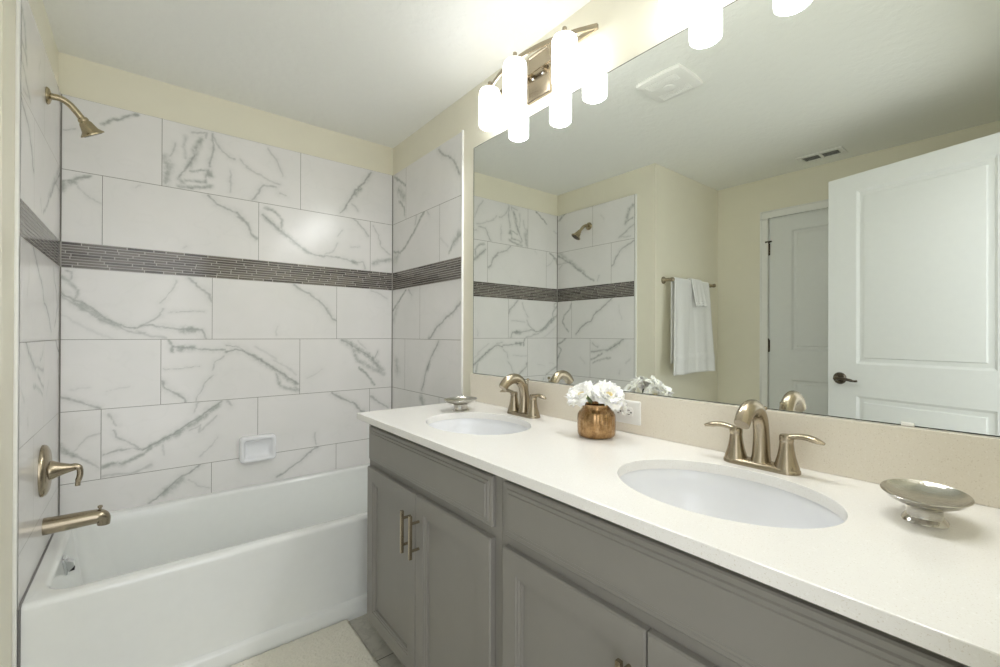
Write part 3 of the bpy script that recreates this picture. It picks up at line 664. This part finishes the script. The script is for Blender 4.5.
va = thing('shower_valve', (0, -.4065, .742), 'round nickel shower valve with lever handle on left tile wall', 'shower valve')
m = MB(); m.lathe([(.090, 0), (.090, .006), (.085, .013), (.072, .019), (.045, .023), (.030, .024)], (.0005, .012, 0), (1, 0, 0), 56, sy=.86); m.build('escutcheon', 'nickel', va)
m = MB(); m.lathe([(.033, 0), (.032, .008), (.027, .018), (.021, .032), (.015, .05), (.011, .064), (.010, .062)], (.022, 0, 0), (1, 0, 0), 36); ho = m.build('lever_hub', 'nickel', va)
m = MB(); m.tube(spline([(.072, 0, .004), (.088, 0, .003), (.098, 0, -.008), (.099, 0, -.03), (.094, 0, -.052), (.093, 0, -.068)], 5), [.0105]*10+[.009]*10+[.0075]*6, 14, .8, (0, 1, 0)); m.build('lever', 'nickel', ho)
sp = thing('tub_spout', (0, -.359, .534), 'nickel tub spout with diverter knob below the shower valve', 'tub spout')
path = spline([(.0005, 0, 0), (.05, 0, 0), (.10, 0, .001), (.134, 0, .001), (.153, 0, -.001), (.161, 0, -.011), (.161, 0, -.033)], 5)
rad = list(np.interp(np.linspace(0, 1, len(path)), [0, .6, .8, 1], [.030, .0255, .021, .0185]))
m = MB(); m.tube(path, rad, 26, 1.0); m.build('spout_body', 'nickel', sp)
m = MB(); m.lathe([(.0045, 0), (.0045, .014), (.0075, .016), (.0075, .022), (.004, .024)], (.151, 0, .017), (0, 0, 1), 16); m.build('diverter_knob', 'nickel', sp)
# ceramic soap dish set in the back wall
sd = thing('ceramic_soap_dish', (.743, 0, .628), 'white ceramic soap dish fixed to back tile wall above the tub', 'soap dish')
m = MB(); a, b = .084, .066
L = []
for ins, y in ((0, .0), (-.001, -.012), (.0, -.030), (.003, -.040), (.009, -.044), (.016, -.042), (.020, -.034), (.026, -.018), (.034, -.012)):
    L.append([(p[0], y, p[1]) for p in rrect(-a+ins, a-ins, -b+ins, b-ins, max(.006, .018-ins*.3), 0)])
m.loft(L, True, True); m.build('dish_body', 'porcelain', sd, 60)

# ------------------------------------------------------------------ bath mat
rug = MB(); nx, ny = 200, 150; rx0, rx1, ry0, ry1 = .28, .946, -1.24, -.772
g = np.zeros((ny, nx, 3)); u, v = np.meshgrid(np.linspace(0, 1, nx), np.linspace(0, 1, ny))
e = np.minimum(np.minimum(u, 1-u)*(rx1-rx0), np.minimum(v, 1-v)*(ry1-ry0))
g[..., 0] = rx0+u*(rx1-rx0)+.0012*RNG.standard_normal((ny, nx)); g[..., 1] = ry0+v*(ry1-ry0)+.0012*RNG.standard_normal((ny, nx))
g[..., 2] = FL+.002+.020*np.clip(e/.012, 0, 1)**.5+.0009*RNG.standard_normal((ny, nx))*(e > .002)
idx = np.arange(nx*ny).reshape(ny, nx)
g[..., 2] = np.maximum(g[..., 2], FL+.001)
rug.add(g.reshape(-1, 3).tolist(), np.stack([idx[:-1, :-1], idx[:-1, 1:], idx[1:, 1:], idx[1:, :-1]], -1).reshape(-1, 4).tolist())
rug.box(rx0+.006, rx1-.006, ry0+.006, ry1-.006, FL+.0005, FL+.004)
tag(rug.build('bath_mat', 'rug', smooth=180), 'ivory shaggy bath mat on the floor along the tub', 'bath mat')

# ------------------------------------------------------------------ vanity cabinets
FX = .960; FR = .979                         # door faces, face frame
def cab_front(m, y_left, wd, z0, ht, prof):
    panel_loft(m, wd, ht, prof, lambda u, z, d: (FX+d, y_left-u, z), 0, z0, True)
DOORP = [(0, .0185), (0, .004), (.003, .0), (.050, .0), (.052, .003), (.057, .003), (.059, .006), (.064, .006), (.0655, .013)]
DRAWP = [(0, .0185), (0, .009), (.003, .006), (.012, .0055), (.0145, .0025), (.0215, .0025), (.0235, .0)]
def cabinet(name, y0, y1, label, handles=True):
    c = thing(name, (1.24, (y0+y1)/2, FL), label, 'cabinet', 'grey vanity cabinets')
    off = Vector(c.location); 
    def put(m, nm, mat='cab', par=c, sm=25):
        m.v = [(a-off.x, b-off.y, d-off.z) for a, b, d in m.v]; return m.build(nm, mat, par, sm)
    m = MB(); ztop = .889
    m.box(FR+.019, WP-.002, y0-.018, y0, FL+.09, ztop); m.box(FR+.019, WP-.002, y1, y1+.018, FL+.09, ztop)
    m.box(FR+.019, WP-.002, y1+.018, y0-.018, FL+.09, FL+.108); m.box(WP-.02, WP-.002, y1+.018, y0-.018, FL+.108, ztop)
    put(m, 'carcass', 'cab', c, 0)
    m = MB(); yl, yr = y0, y1
    m.box(FR, FR+.019, yl-.026, yl, FL+.09, ztop); m.box(FR, FR+.019, yr, yr+.026, FL+.09, ztop)
    m.box(FR, FR+.019, yr+.026, yl-.026, .846, ztop); m.box(FR, FR+.019, yr+.026, yl-.026, .70, .745); m.box(FR, FR+.019, yr+.026, yl-.026, FL+.09, .135)
    put(m, 'face_frame', 'cab', c, 0)
    put(MB().box(1.045, 1.06, y1, y0, FL, FL+.09), 'toe_kick', 'cab', c, 0)
    m = MB(); cab_front(m, y0-.021, y0-y1-.047, .737, .129, DRAWP); put(m, 'drawer_front')
    wd = (y0-y1-.047-.003)/2
    for k, yl in enumerate((y0-.021, y0-.021-wd-.003)):
        m = MB(); cab_front(m, yl, wd, .112, .5975, DOORP); dd = put(m, 'door')
        yh = yl-wd+.031 if k == 0 else yl-.023
        h = MB(); za, zb = .520, .656
        h.box(FX-.036, FX-.026, yh-.0055, yh+.0055, za, zb, .0015)
        for z in (za+.022, zb-.028): h.tube([(FX, yh, z+.003), (FX-.028, yh, z+.003)], .0045, 12)
        put(h, 'handle', 'nickel', dd); dd.children[-1]['label'] = 'brushed nickel bar handle'
    return c
YM = -1.751
cabinet('vanity_cabinet', -.917, YM, 'grey vanity cabinet beside the tub, below the far sink')
cabinet('vanity_cabinet', YM-.001, -2.590, 'grey vanity cabinet nearest the camera, below the near sink, cut off by the photo edge')

# ------------------------------------------------------------------ worktop with two oval cutouts
bm = bmesh.new()
def ring(pts, z): return [bm.verts.new((x, y, z)) for x, y, *_ in pts]
x0, x1, ya, yb = CX, WP-.0005, -2.622, -.893
SA, SB = .168, .2135
def top_faces(z, r0=0.0):
    """deck split at each sink: quads between oval and its own rectangle"""
    edges = [-.893, (CY1+CY2)/2, -2.622]
    for cy, yt, yl in ((CY1, edges[0], edges[1]), (CY2, edges[1], edges[2])):
        n = 96; ov_, rc = [], []
        for j in range(n):
            t = 2*math.pi*j/n; ct, st = math.cos(t), math.sin(t)
            ov_.append((1.2015+SA*ct, cy+SB*st))
            ax_, ay_ = ((x1-1.2015) if ct > 0 else (1.2015-x0)), ((yt-cy) if st > 0 else (cy-yl))
            k = min(ax_/abs(ct) if abs(ct) > 1e-9 else 9e9, ay_/abs(st) if abs(st) > 1e-9 else 9e9)
            rc.append((1.2015+k*ct, cy+k*st))
        for c in ((x0, yl), (x0, yt), (x1, yl), (x1, yt)):      # snap nearest ray to the corner
            j = min(range(n), key=lambda q: (rc[q][0]-c[0])**2+(rc[q][1]-c[1])**2); rc[j] = c
        A, B = ring(ov_, z), ring(rc, z)
        for j in range(n): bm.faces.new((A[j], A[(j+1) % n], B[(j+1) % n], B[j]))
top_faces(CT); top_faces(CT-.0238)
bmesh.ops.remove_doubles(bm, verts=bm.verts[:], dist=1e-5)
# walls of the slab: bridge the boundary loops of the two layers
be = [e for e in bm.edges if len(e.link_faces) == 1 and e.verts[0].co.z > CT-.001]
low = {}
for vtx in bm.verts:
    if vtx.co.z < CT-.01: low[(round(vtx.co.x, 5), round(vtx.co.y, 5))] = vtx
for ed in be:
    a, b = ed.verts; la, lb = low[(round(a.co.x, 5), round(a.co.y, 5))], low[(round(b.co.x, 5), round(b.co.y, 5))]
    bm.faces.new((a, b, lb, la))
bmesh.ops.recalc_face_normals(bm, faces=bm.faces[:])
ee = [e for e in bm.edges if len(e.link_faces) == 2 and abs(e.verts[0].co.z-CT) < 1e-5 and abs(e.verts[1].co.z-CT) < 1e-5 and abs(e.calc_face_angle(0)) > 1]
bmesh.ops.bevel(bm, geom=ee, offset=.0018, segments=2, profile=.5, affect='EDGES')
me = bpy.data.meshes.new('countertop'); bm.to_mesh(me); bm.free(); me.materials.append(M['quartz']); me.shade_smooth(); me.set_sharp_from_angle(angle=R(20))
for pg in me.polygons:
    if abs(pg.normal.z) > .99 or abs(pg.normal.x) > .999 or abs(pg.normal.y) > .999: pg.use_smooth = False
ct = bpy.data.objects.new('countertop', me); COL.objects.link(ct)
tag(ct, 'cream speckled quartz countertop spanning both grey cabinets', 'countertop')
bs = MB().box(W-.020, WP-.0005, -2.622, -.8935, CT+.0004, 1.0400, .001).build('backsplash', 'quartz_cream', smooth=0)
tag(bs, 'low cream quartz backsplash strip between countertop and mirror', 'backsplash')

# ------------------------------------------------------------------ sinks
def make_sink(cy, label):
    s = thing('sink', (1.2015, cy, CT-.0242), label, 'sink', 'oval vanity sinks')
    m = MB(); L = [ellipse(0, 0, .198, .243, -.012), ellipse(0, 0, .198, .243, 0), ellipse(0, 0, SA+.004, SB+.004, 0), ellipse(0, 0, SA+.001, SB+.001, -.004)]
    for t in np.linspace(0, 1, 12)[1:]:
        k = math.cos(R(90*t))**.62*.90+.10; L.append(ellipse(.0, 0, (SA)*k, SB*k, -.008-.135*math.sin(R(90*t))))
    m.loft(L, False, False)
    m.build('basin', 'porcelain', s, 50)
    m = MB(); m.lathe([(.028, -.002), (.028, .002), (.024, .004), (.020, .002), (.018, .006), (.004, .009)], (0, 0, -.1435), n=32); m.build('drain', 'chrome', s)
    m = MB(); m.lathe([(.011, 0), (.011, .002), (.008, .003), (.006, .002)], (-.1600, 0, -.050), (1, 0, .25), n=20); m.build('overflow_ring', 'chrome', s)
    return s
sink = make_sink(CY1, 'white oval undermount sink far from the camera, in the counter near the tub')
dup(sink, (1.2015, CY2, CT-.0242), 'white oval undermount sink in the foreground, between gold vase and near soap dish')

# ------------------------------------------------------------------ faucets (spout points to -x)
def make_faucet(loc, label):
    f = thing('faucet', loc, label, 'faucet', 'vanity faucets')
    m = MB(); L = []
    for ins, z in ((0, 0), (0, .006), (.003, .010), (.009, .013), (.014, .0145)):
        L.append(rrect(-.027+ins, .027-ins, -.083+ins, .083-ins, .0268-ins, z))
    m.loft(L); m.build('base_plate', 'nickel', f, 40)
    m = MB(); pts = spline([(.004, 0, .010), (.006, 0, .035), (.006, 0, .075), (-.002, 0, .112), (-.026, 0, .139), (-.056, 0, .144), (-.084, 0, .133), (-.103, 0, .112)], 6)
    rad = np.interp(np.linspace(0, 1, len(pts)), [0, .1, .3, .55, .8, 1], [.026, .0225, .0195, .019, .020, .0185])
    m.tube(pts, list(rad), 24, .86, (0, 1, 0)); m.build('spout', 'nickel', f, 45)
    for s in (-1, 1):
        m = MB(); m.lathe([(.026, .004), (.0255, .012), (.0225, .022), (.0185, .036), (.0155, .052), (.0138, .068), (.0138, .0695), (.0146, .0705), (.0146, .082), (.012, .0855), (.004, .087)], (0, s*.055, 0), n=28)
        p = m.build('handle', 'nickel', f, 40)
        m = MB(); lp = spline([(0, s*.055, .079), (-.001, s*.07, .0835), (-.003, s*.092, .0865), (-.006, s*.114, .083), (-.008, s*.129, .079)], 6)
        m.tube(lp, list(np.interp(np.linspace(0, 1, len(lp)), [0, .25, .7, 1], [.0130, .0110, .0120, .005])), 16, .58, (0, 0, 1)); m.build('lever', 'nickel', p, 50)
    m = MB(); m.tube([(.024, 0, .012), (.024, 0, .134)], .0022, 10); m.lathe([(.003, 0), (.006, .002), (.006, .008), (.003, .010)], (.024, 0, .131), n=16); m.build('lift_rod', 'nickel', f)
    return f
fau = make_faucet((1.420, CY1, CT+.0003), 'brushed nickel two-handle faucet behind the far sink')
dup(fau, (1.420, CY2, CT+.0003), 'brushed nickel two-handle faucet behind the near sink, right of the gold vase')

# ------------------------------------------------------------------ silver soap dishes
def make_dish(loc, label):
    d = thing('metal_soap_dish', loc, label, 'soap dish', 'silver soap dishes')
    m = MB(); L = []
    for a, b, z in ((.036, .030, 0), (.034, .028, .003), (.031, .025, .006), (.029, .023, .008), (.0285, .023, .012), (.028, .0225, .021), (.0295, .024, .0255), (.0305, .025, .027)):
        L.append(ellipse(0, 0, a, b, z, 40, 2.6))
    m.loft(L); m.build('pedestal', 'dishmetal', d, 30)
    m = MB(); L = []
    for k, z in ((.25, .0265), (.45, .0275), (.66, .031), (.85, .037), (.97, .0440), (1.0, .046), (.985, .0472), (.93, .0435), (.82, .0395), (.62, .035), (.4, .0320), (.15, .0310)):
        L.append(ellipse(0, 0, .076*k, .058*k, z, 64))
    m.loft(L); m.build('bowl', 'dishmetal', d, 50)
    return d
dsh = make_dish((1.312, -2.476, CT+.0003), 'silver footed soap dish at the near right end of the counter')
dsh.rotation_euler = (0, 0, R(6))
d2_ = dup(dsh, (1.290, -1.098, CT+.0003), 'silver footed soap dish at the tub end of the counter, left of the far sink')

# ------------------------------------------------------------------ vase and flowers
VX, VY = 1.364, -1.736
vz = thing('vase', (VX, VY, CT+.0003), 'small ribbed bronze mercury-glass vase on the counter between the faucets', 'vase')
m = MB()
prof = [(.030, 0), (.046, .001), (.0505, .005), (.052, .012), (.0525, .030), (.0525, .050), (.0515, .060), (.047, .068), (.041, .074), (.0390, .077), (.0390, .085), (.0405, .088), (.0385, .089), (.036, .085), (.036, .076), (.044, .066), (.048, .05), (.048, .012), (.03, .006)]
prof = [(r*1.085, z*1.13) for r, z in prof]
m.lathe(prof[:8], n=288, ribs=24, amp=.016, cap1=False); m.build('vase_body', 'mercury', vz, 60)
m = MB(); m.lathe(prof[7:], n=60, cap0=False); m.build('vase_neck', 'mercury', vz, 60)
def flower(c, r, tilt, az, label, seed):
    rnd = random.Random(seed)
    stem_base = Vector((VX+(c[0]-VX)*.25, VY+(c[1]-VY)*.25, CT+.012))
    f = thing('flower', c, label, 'flower', 'white flowers in the bronze vase')
    rot = Matrix.Rotation(az, 4, 'Z') @ Matrix.Rotation(tilt, 4, 'Y')
    m = MB()
    for layer, (cnt, ln, ope, wd) in enumerate(((9, .95, 1.12, .60), (8, .90, .92, .58), (7, .78, .68, .50), (6, .60, .42, .40))):
        for k in range(cnt):
            a = 2*math.pi*(k+.5*layer+rnd.uniform(-.22, .22))/cnt; l = r*ln*rnd.uniform(.86, 1.08); o_ = ope*rnd.uniform(.82, 1.12); ww = wd*rnd.uniform(.85, 1.1); ph = rnd.random()*6
            nu, nv = 9, 9; vv = []
            for i in range(nv):
                s = i/(nv-1)
                for j in range(nu):
                    q = 2*j/(nu-1)-1
                    half = r*ww*(math.sin(math.pi*min(.97, .10+.80*s))**.7)
                    el = o_*(.45+.75*s)                                  # opening angle grows outward
                    rad_ = .004+l*s*math.sin(min(el, 1.75)); h = l*s*math.cos(min(el, 1.75))*.9
                    cup = .16*r*q*q*(1-.3*s); ruf = .055*r*s*s*math.sin(q*6+ph)+.03*r*s*s*math.sin(q*13+2*ph)
                    notch = .09*l*(s**4)*(math.cos(q*5+ph))
                    x, y, z = rad_+notch-cup*math.cos(el), half*q, h+cup*math.sin(el)+ruf
                    p = rot @ Vector((x*math.cos(a)-y*math.sin(a), x*math.sin(a)+y*math.cos(a), z)); vv.append(p[:])
            m.add(vv, [(i*nu+j, i*nu+j+1, (i+1)*nu+j+1, (i+1)*nu+j) for i in range(nv-1) for j in range(nu-1)])
    po = m.build('petals', 'petal', f, 180)
    sol = po.modifiers.new('thickness', 'SOLIDIFY'); sol.thickness = .0007
    m = MB()
    for k in range(26):
        a = rnd.random()*6.28; q = rnd.random()**.5*.17*r; p = rot @ Vector((q*math.cos(a), q*math.sin(a), r*.30+rnd.random()*.06*r))
        p0 = rot @ Vector((q*.3*math.cos(a), q*.3*math.sin(a), .02*r)); m.tube([p0, p], .0006, 5)
        m.lathe([(.0003, -.0018), (.0016, -.001), (.0016, .001), (.0003, .0018)], p, n=6)
    m.build('stamens', 'pollen', f)
    m = MB(); e = stem_base-Vector(c); m.tube(spline([(rot @ Vector((0, 0, .003)))[:], (rot @ Vector((0, 0, -.012)))[:], (e*.6)[:], e[:]], 6), .0022, 8); m.build('stem', 'leaf', f)
    return f
flower((VX-.026, VY+.030, 1.032), .051, R(42), R(178), 'white flower on the left of the gold vase, cream centre facing out', 3)
flower((VX+.004, VY-.038, 1.035), .053, R(38), R(248), 'white flower on the right of the gold vase, its lower petals over the rim', 5)
flower((VX+.044, VY+.024, 1.028), .050, R(50), R(48), 'white flower at the back of the vase, leaning toward the mirror', 9)
flower((VX+.030, VY-.046, 1.018), .042, R(62), R(-38), 'white flower low at the back of the vase, against the outlet side', 21)
lf = MB(); vv = []
for i in range(7):
    s = i/6
    for q in (-1, -.5, 0, .5, 1): vv.append((-.010-.020*s, -.004*s+q*.011*math.sin(math.pi*(.08+.88*s)), .012+.022*s-.006*abs(q)))
lf.add(vv, [(i*5+j, i*5+j+1, i*5+j+6, i*5+j+5) for i in range(6) for j in range(4)])
lo = lf.build('leaf', 'leaf', None, 180, (VX-.036, VY-.016, 1.014)); lo.modifiers.new('thickness', 'SOLIDIFY').thickness = .0008
tag(lo, 'small dark green leaf between the white flowers above the vase rim', 'leaf')

# ------------------------------------------------------------------ outlet
ou = thing('wall_outlet', (W-.020, -1.757, .981), 'white horizontal duplex outlet in the backsplash behind the gold vase', 'outlet')
m = MB(); L = []
for ins, d in ((0, -.0003), (0, -.004), (.003, -.006), (.006, -.0065)):
    L.append([(d, p[0], p[1]) for p in rrect(-.0585+ins, .0585-ins, -.0370+ins, .0370-ins, .004, 0)])
m.loft(L); m.build('cover_plate', 'plastic', ou, 40)
for s in (-1, 1):
    m = MB(); L = [[(d, p[0]+s*.0195, p[1]) for p in ellipse(0, 0, .0155*k, .0170*k, 0, 32, 2.6)] for k, d in ((1, -.006), (1, -.0085), (.94, -.009))]
    m.loft(L); rc_ = m.build('receptacle', 'plastic', ou, 40)
    m = MB(); y = s*.0195
    m.box(-.0094, -.0088, y-.004, y+.005, .0055, .0075); m.box(-.0094, -.0088, y-.004, y+.004, -.0075, -.0055)
    m.lathe([(.0026, 0), (.0026, .0006)], (-.0088, y-.0085, 0), (-1, 0, 0), 12); m.build('slots', 'dark', rc_, 0)
m = MB(); m.lathe([(.003, 0), (.003, .001), (.002, .0016)], (-.0064, 0, 0), (-1, 0, 0), 14); m.build('screw', 'plastic', ou)

# ------------------------------------------------------------------ mirror
mi = thing('wall_mirror', (W, -1.75, 1.0425), 'large frameless wall mirror above the double vanity', 'mirror')
m = MB(); m.box(0, .0052, -2.618+1.75, -.888+1.75, 0, 1.0735); m.build('mirror_glass', 'mirror', mi, 0)
m = MB()
yA, yB_ = -2.618+1.75, -.888+1.75
m.box(-.0006, .005, yB_+.0001, yB_+.0016, 0, 1.0735); m.box(-.0006, .005, yA, yB_, 1.0736, 1.0751); m.box(-.0008, .005, yA, yB_, -.0015, -.0001)
m.build('mirror_edge', 'edge', mi, 0); 
for y in (-2.427, -1.30):
    for z, s in ((0, 1), (1.0735, -1)):
        if z and y < -2: continue
        m = MB(); L = [[(d, p[0]+y+1.75, p[1]*s+z) for p in rrect(-.0105+i, .0105-i, -.0015, .006-i, .0015, 0)] for i, d in ((0, -.0008), (0, -.0022), (.001, -.003))]
        if y > -2: continue
        m.loft(L); m.build('mirror_clip', 'plastic', mi)

# ------------------------------------------------------------------ vanity lights
def make_light(cy, label):
    l = thing('vanity_light', (WP, cy, 2.265), label, 'light fixture', 'vanity lights over the mirror')
    m = MB(); L = []
    for ins, d in ((0, 0), (0, -.010), (.003, -.014), (.010, -.014), (.013, -.010), (.02, -.010)):
        L.append([(d, p[0], p[1]) for p in rrect(-.066+ins, .066-ins, -.095+ins, .095-ins, .004, 0)])
    m.loft(L); bp = m.build('back_plate', 'nickel', l, 30)
    for y in (-.028, .028):
        m = MB(); m.lathe([(.006, 0), (.006, .003), (.003, .006)], (-.010, y, -.006), (-1, 0, 0), 14); m.build('screw_cap', 'chrome', bp)
    def flatbar(pts, hw, hh):
        m = MB(); loops = []
        for i, p in enumerate(pts):
            p = Vector(p); t = (Vector(pts[min(i+1, len(pts)-1)])-Vector(pts[max(i-1, 0)])).normalized(); n_ = Vector((-t.y, t.x, 0))
            loops.append([(p+n_*a+Vector((0, 0, b)))[:] for a, b in ((-hw, -hh), (hw, -hh), (hw, hh), (-hw, hh))])
        return m.loft(loops)
    arc = [(-.128+.094*(y/.315)**2, y, .012) for y in np.linspace(-.315, .315, 41)]
    flatbar(arc, .0035, .0085).build('arc_bar', 'nickel', l, 30)
    flatbar([(-.031, y, .012) for y in np.linspace(-.315, .315, 9)], .0035, .0085).build('rear_bar', 'nickel', l, 30)
    for y in (-.04, .04): MB().box(-.032, -.008, y-.006, y+.006, .003, .021).build('standoff', 'nickel', l, 0)
    for y in (-.2150, 0, .2150):
        x = -.128+.094*(y/.315)**2-.004
        m = MB(); m.lathe([(.012, .006), (.030, .0055), (.039, .000), (.044, -.010), (.0455, -.022), (.0455, -.146), (.0445, -.152), (.040, -.156), (.037, -.157), (.035, -.1565)], (x, y, 0), n=40, cap1=False)
        s = m.build('glass_shade', 'globe', l, 60); s['label'] = 'white glowing glass shade'
        m = MB(); m.lathe([(.035, -.1562), (.034, -.1566), (.02, -.1568), (.001, -.1569)], (x, y, 0), n=36, cap0=False); m.build('downlight_disc', 'downlight', s, 60)  # glowing disc added across the shade mouth to throw more light downward
        m = MB(); m.lathe([(.031, .0058), (.028, .010), (.012, .012), (.008, .014), (.008, .036), (.007, .0375)], (x, y, 0), n=24); m.build('shade_cap', 'nickel', s)
    return l
vl = make_light(-1.332, 'three-shade nickel vanity light over the far sink')
dup(vl, (WP, -2.180, 2.265), 'three-shade nickel vanity light over the near sink, mostly above the frame')

# ------------------------------------------------------------------ ceiling fan and register (seen in the mirror)
fa = thing('exhaust_fan', (.812, -1.495, CE), 'white square exhaust fan cover on the ceiling, seen in the mirror', 'exhaust fan')
def pillow(a, b, bow, z, n=10):
    L = []
    for (xa, ya), (xb, yb_), nx_, ny_ in (((a, -b), (a, b), 1, 0), ((a, b), (-a, b), 0, 1), ((-a, b), (-a, -b), -1, 0), ((-a, -b), (a, -b), 0, -1)):
        for k in range(n):
            t = k/n; q = bow*(1-(2*t-1)**2); L.append((xa+(xb-xa)*t+nx_*q*(1 if nx_ else .15), ya+(yb_-ya)*t+ny_*q*(1 if ny_ else .15), z))
    return L
m = MB(); m.loft([pillow(.105, .105, .006, -.0003), pillow(.108, .108, .008, -.010), pillow(.106, .106, .008, -.018), pillow(.09, .09, .008, -.024), pillow(.045, .045, .003, -.026)], False, True); m.build('fan_cover', 'plastic', fa, 50)
m = MB(); m.lathe([(.030, 0), (.029, .003), (.02, .005), (.002, .006)], (0, 0, -.0255), (0, 0, -1), 28); m.build('light_lens', 'plastic', fa)
m = MB()
for s in (-1, 1):
    for k in range(6): m.box(s*.058+(k-2.5)*.009-.002, s*.058+(k-2.5)*.009+.002, -.075, .075, -.0262, -.0235)
m.build('grille_slats', 'plastic', fa, 0)
av_ = thing('ceiling_register', (-.731, -1.679, CE), 'white ceiling air register by the far left wall, seen in the mirror', 'air register')
m = MB(); h, k = .073, .126
m.box(-h, -.045, -k, k, -.007, -.0003, .001); m.box(.045, h, -k, k, -.007, -.0003, .001)
m.box(-.045, .045, -k, -.098, -.007, -.0003, .001); m.box(-.045, .045, .098, k, -.007, -.0003, .001); m.box(-.045, .045, -.008, .008, -.007, -.0003, .001)
m.build('register_frame', 'plastic', av_)
MB().box(-.045, .045, -.098, .098, -.0012, -.0003).build('duct_opening', 'ventdark', av_, 0)
for s in (-1, 1):
    for q in (-.03, -.01, .01, .03):
        m = MB(); yA, yB_ = (s*.053-.043, s*.053+.043)
        m.add([(q-.006, yA, -.0015), (q+.004, yA, -.006), (q+.004, yB_, -.006), (q-.006, yB_, -.0015), (q-.005, yA, -.001), (q+.005, yA, -.0055), (q+.005, yB_, -.0055), (q-.005, yB_, -.001)], [(0, 1, 2, 3), (7, 6, 5, 4), (0, 4, 5, 1), (2, 6, 7, 3), (1, 5, 6, 2), (0, 3, 7, 4)])
        m.build('louver', 'plastic', av_, 0)
m = MB(); m.box(-.004, .004, -.125, -.108, -.012, -.006); m.build('damper_lever', 'plastic', av_, 0)

# ------------------------------------------------------------------ towel bar, towel, washcloth (short wall, seen in the mirror)
BY, BZ = -.985, 1.612
tb = thing('towel_bar', (-.39, YR, BZ), 'nickel towel bar on the short wall beside the shower, seen in the mirror', 'towel bar')
m = MB(); m.tube([(-.335, BY-YR, 0), (.285, BY-YR, 0)], .008, 16); m.build('bar', 'nickel', tb)
for x in (-.328, .278):
    m = MB(); m.lathe([(.026, .0005), (.026, .004), (.020, .012), (.013, .020), (.0125, .060), (.0145, .062), (.0145, .078), (.010, .082)], (x, 0, 0), (0, -1, 0), 28); m.build('mounting_post', 'nickel', tb)
def drape(name, xa, xb, fa_, fb_, zf, zb, rad, gap, folds, label, cat, flare=(0, 0), band=None, th=.006):
    """cloth over the bar: back hem -> over -> front hem"""
    nx_, path = 70, []
    for z in np.linspace(zb, BZ, 24)[:-1]: path.append((BY+rad, z, 0))
    for a in np.linspace(0, 180, 12): path.append((BY+rad*math.cos(R(a)), BZ+rad*math.sin(R(a)), 0))
    for z in np.linspace(BZ, zf, 50)[1:]: path.append((BY-rad-gap*(BZ-z)/(BZ-zf), z, 1))
    v = []
    for (y, z, fr) in path:
        d = max(0, (BZ-z)/(BZ-zf))
        for j in range(nx_):
            u = j/(nx_-1); x = xa+(xb-xa)*u+d*(flare[0]*(1-u)+flare[1]*u)*fr
            rp = sum(A*math.sin(2*math.pi*(F*u+P)) for A, F, P in folds)*(.03+.97*d) if fr else 0
            bb = .003*math.sin((z-band)*500) if (band and fr and abs(z-band) < .016) else 0
            v.append((x, y-max(-.12*rad-.4*rad*min(1, 4*d), rp)*1.0-bb, z+(.004*math.sin(6*u)*d if fr else 0)))
    n = len(path); m = MB(); m.add(v, [(i*nx_+j, i*nx_+j+1, (i+1)*nx_+j+1, (i+1)*nx_+j) for i in range(n-1) for j in range(nx_-1)])
    o = m.build(name, 'towel', None, 180); s = o.modifiers.new('thickness', 'SOLIDIFY'); s.thickness = th; s.offset = 0
    return tag(o, label, cat)
drape('bath_towel', -.605, -.120, 0, 0, .955, 1.03, .0135, .022, ((.014, 1.15, .15), (.009, 2.6, .4), (.003, 5.2, .1)), 'white bath towel draped over the towel bar, hanging in soft folds', 'towel', (-.020, .075), 1.06, .007)
drape('washcloth', -.480, -.335, 0, 0, 1.435, 1.47, .0235, .028, ((.006, 1.1, .2), (.004, 2.7, .3)), 'small white washcloth hung in front of the bath towel', 'washcloth', (0, 0), 1.455, .007)
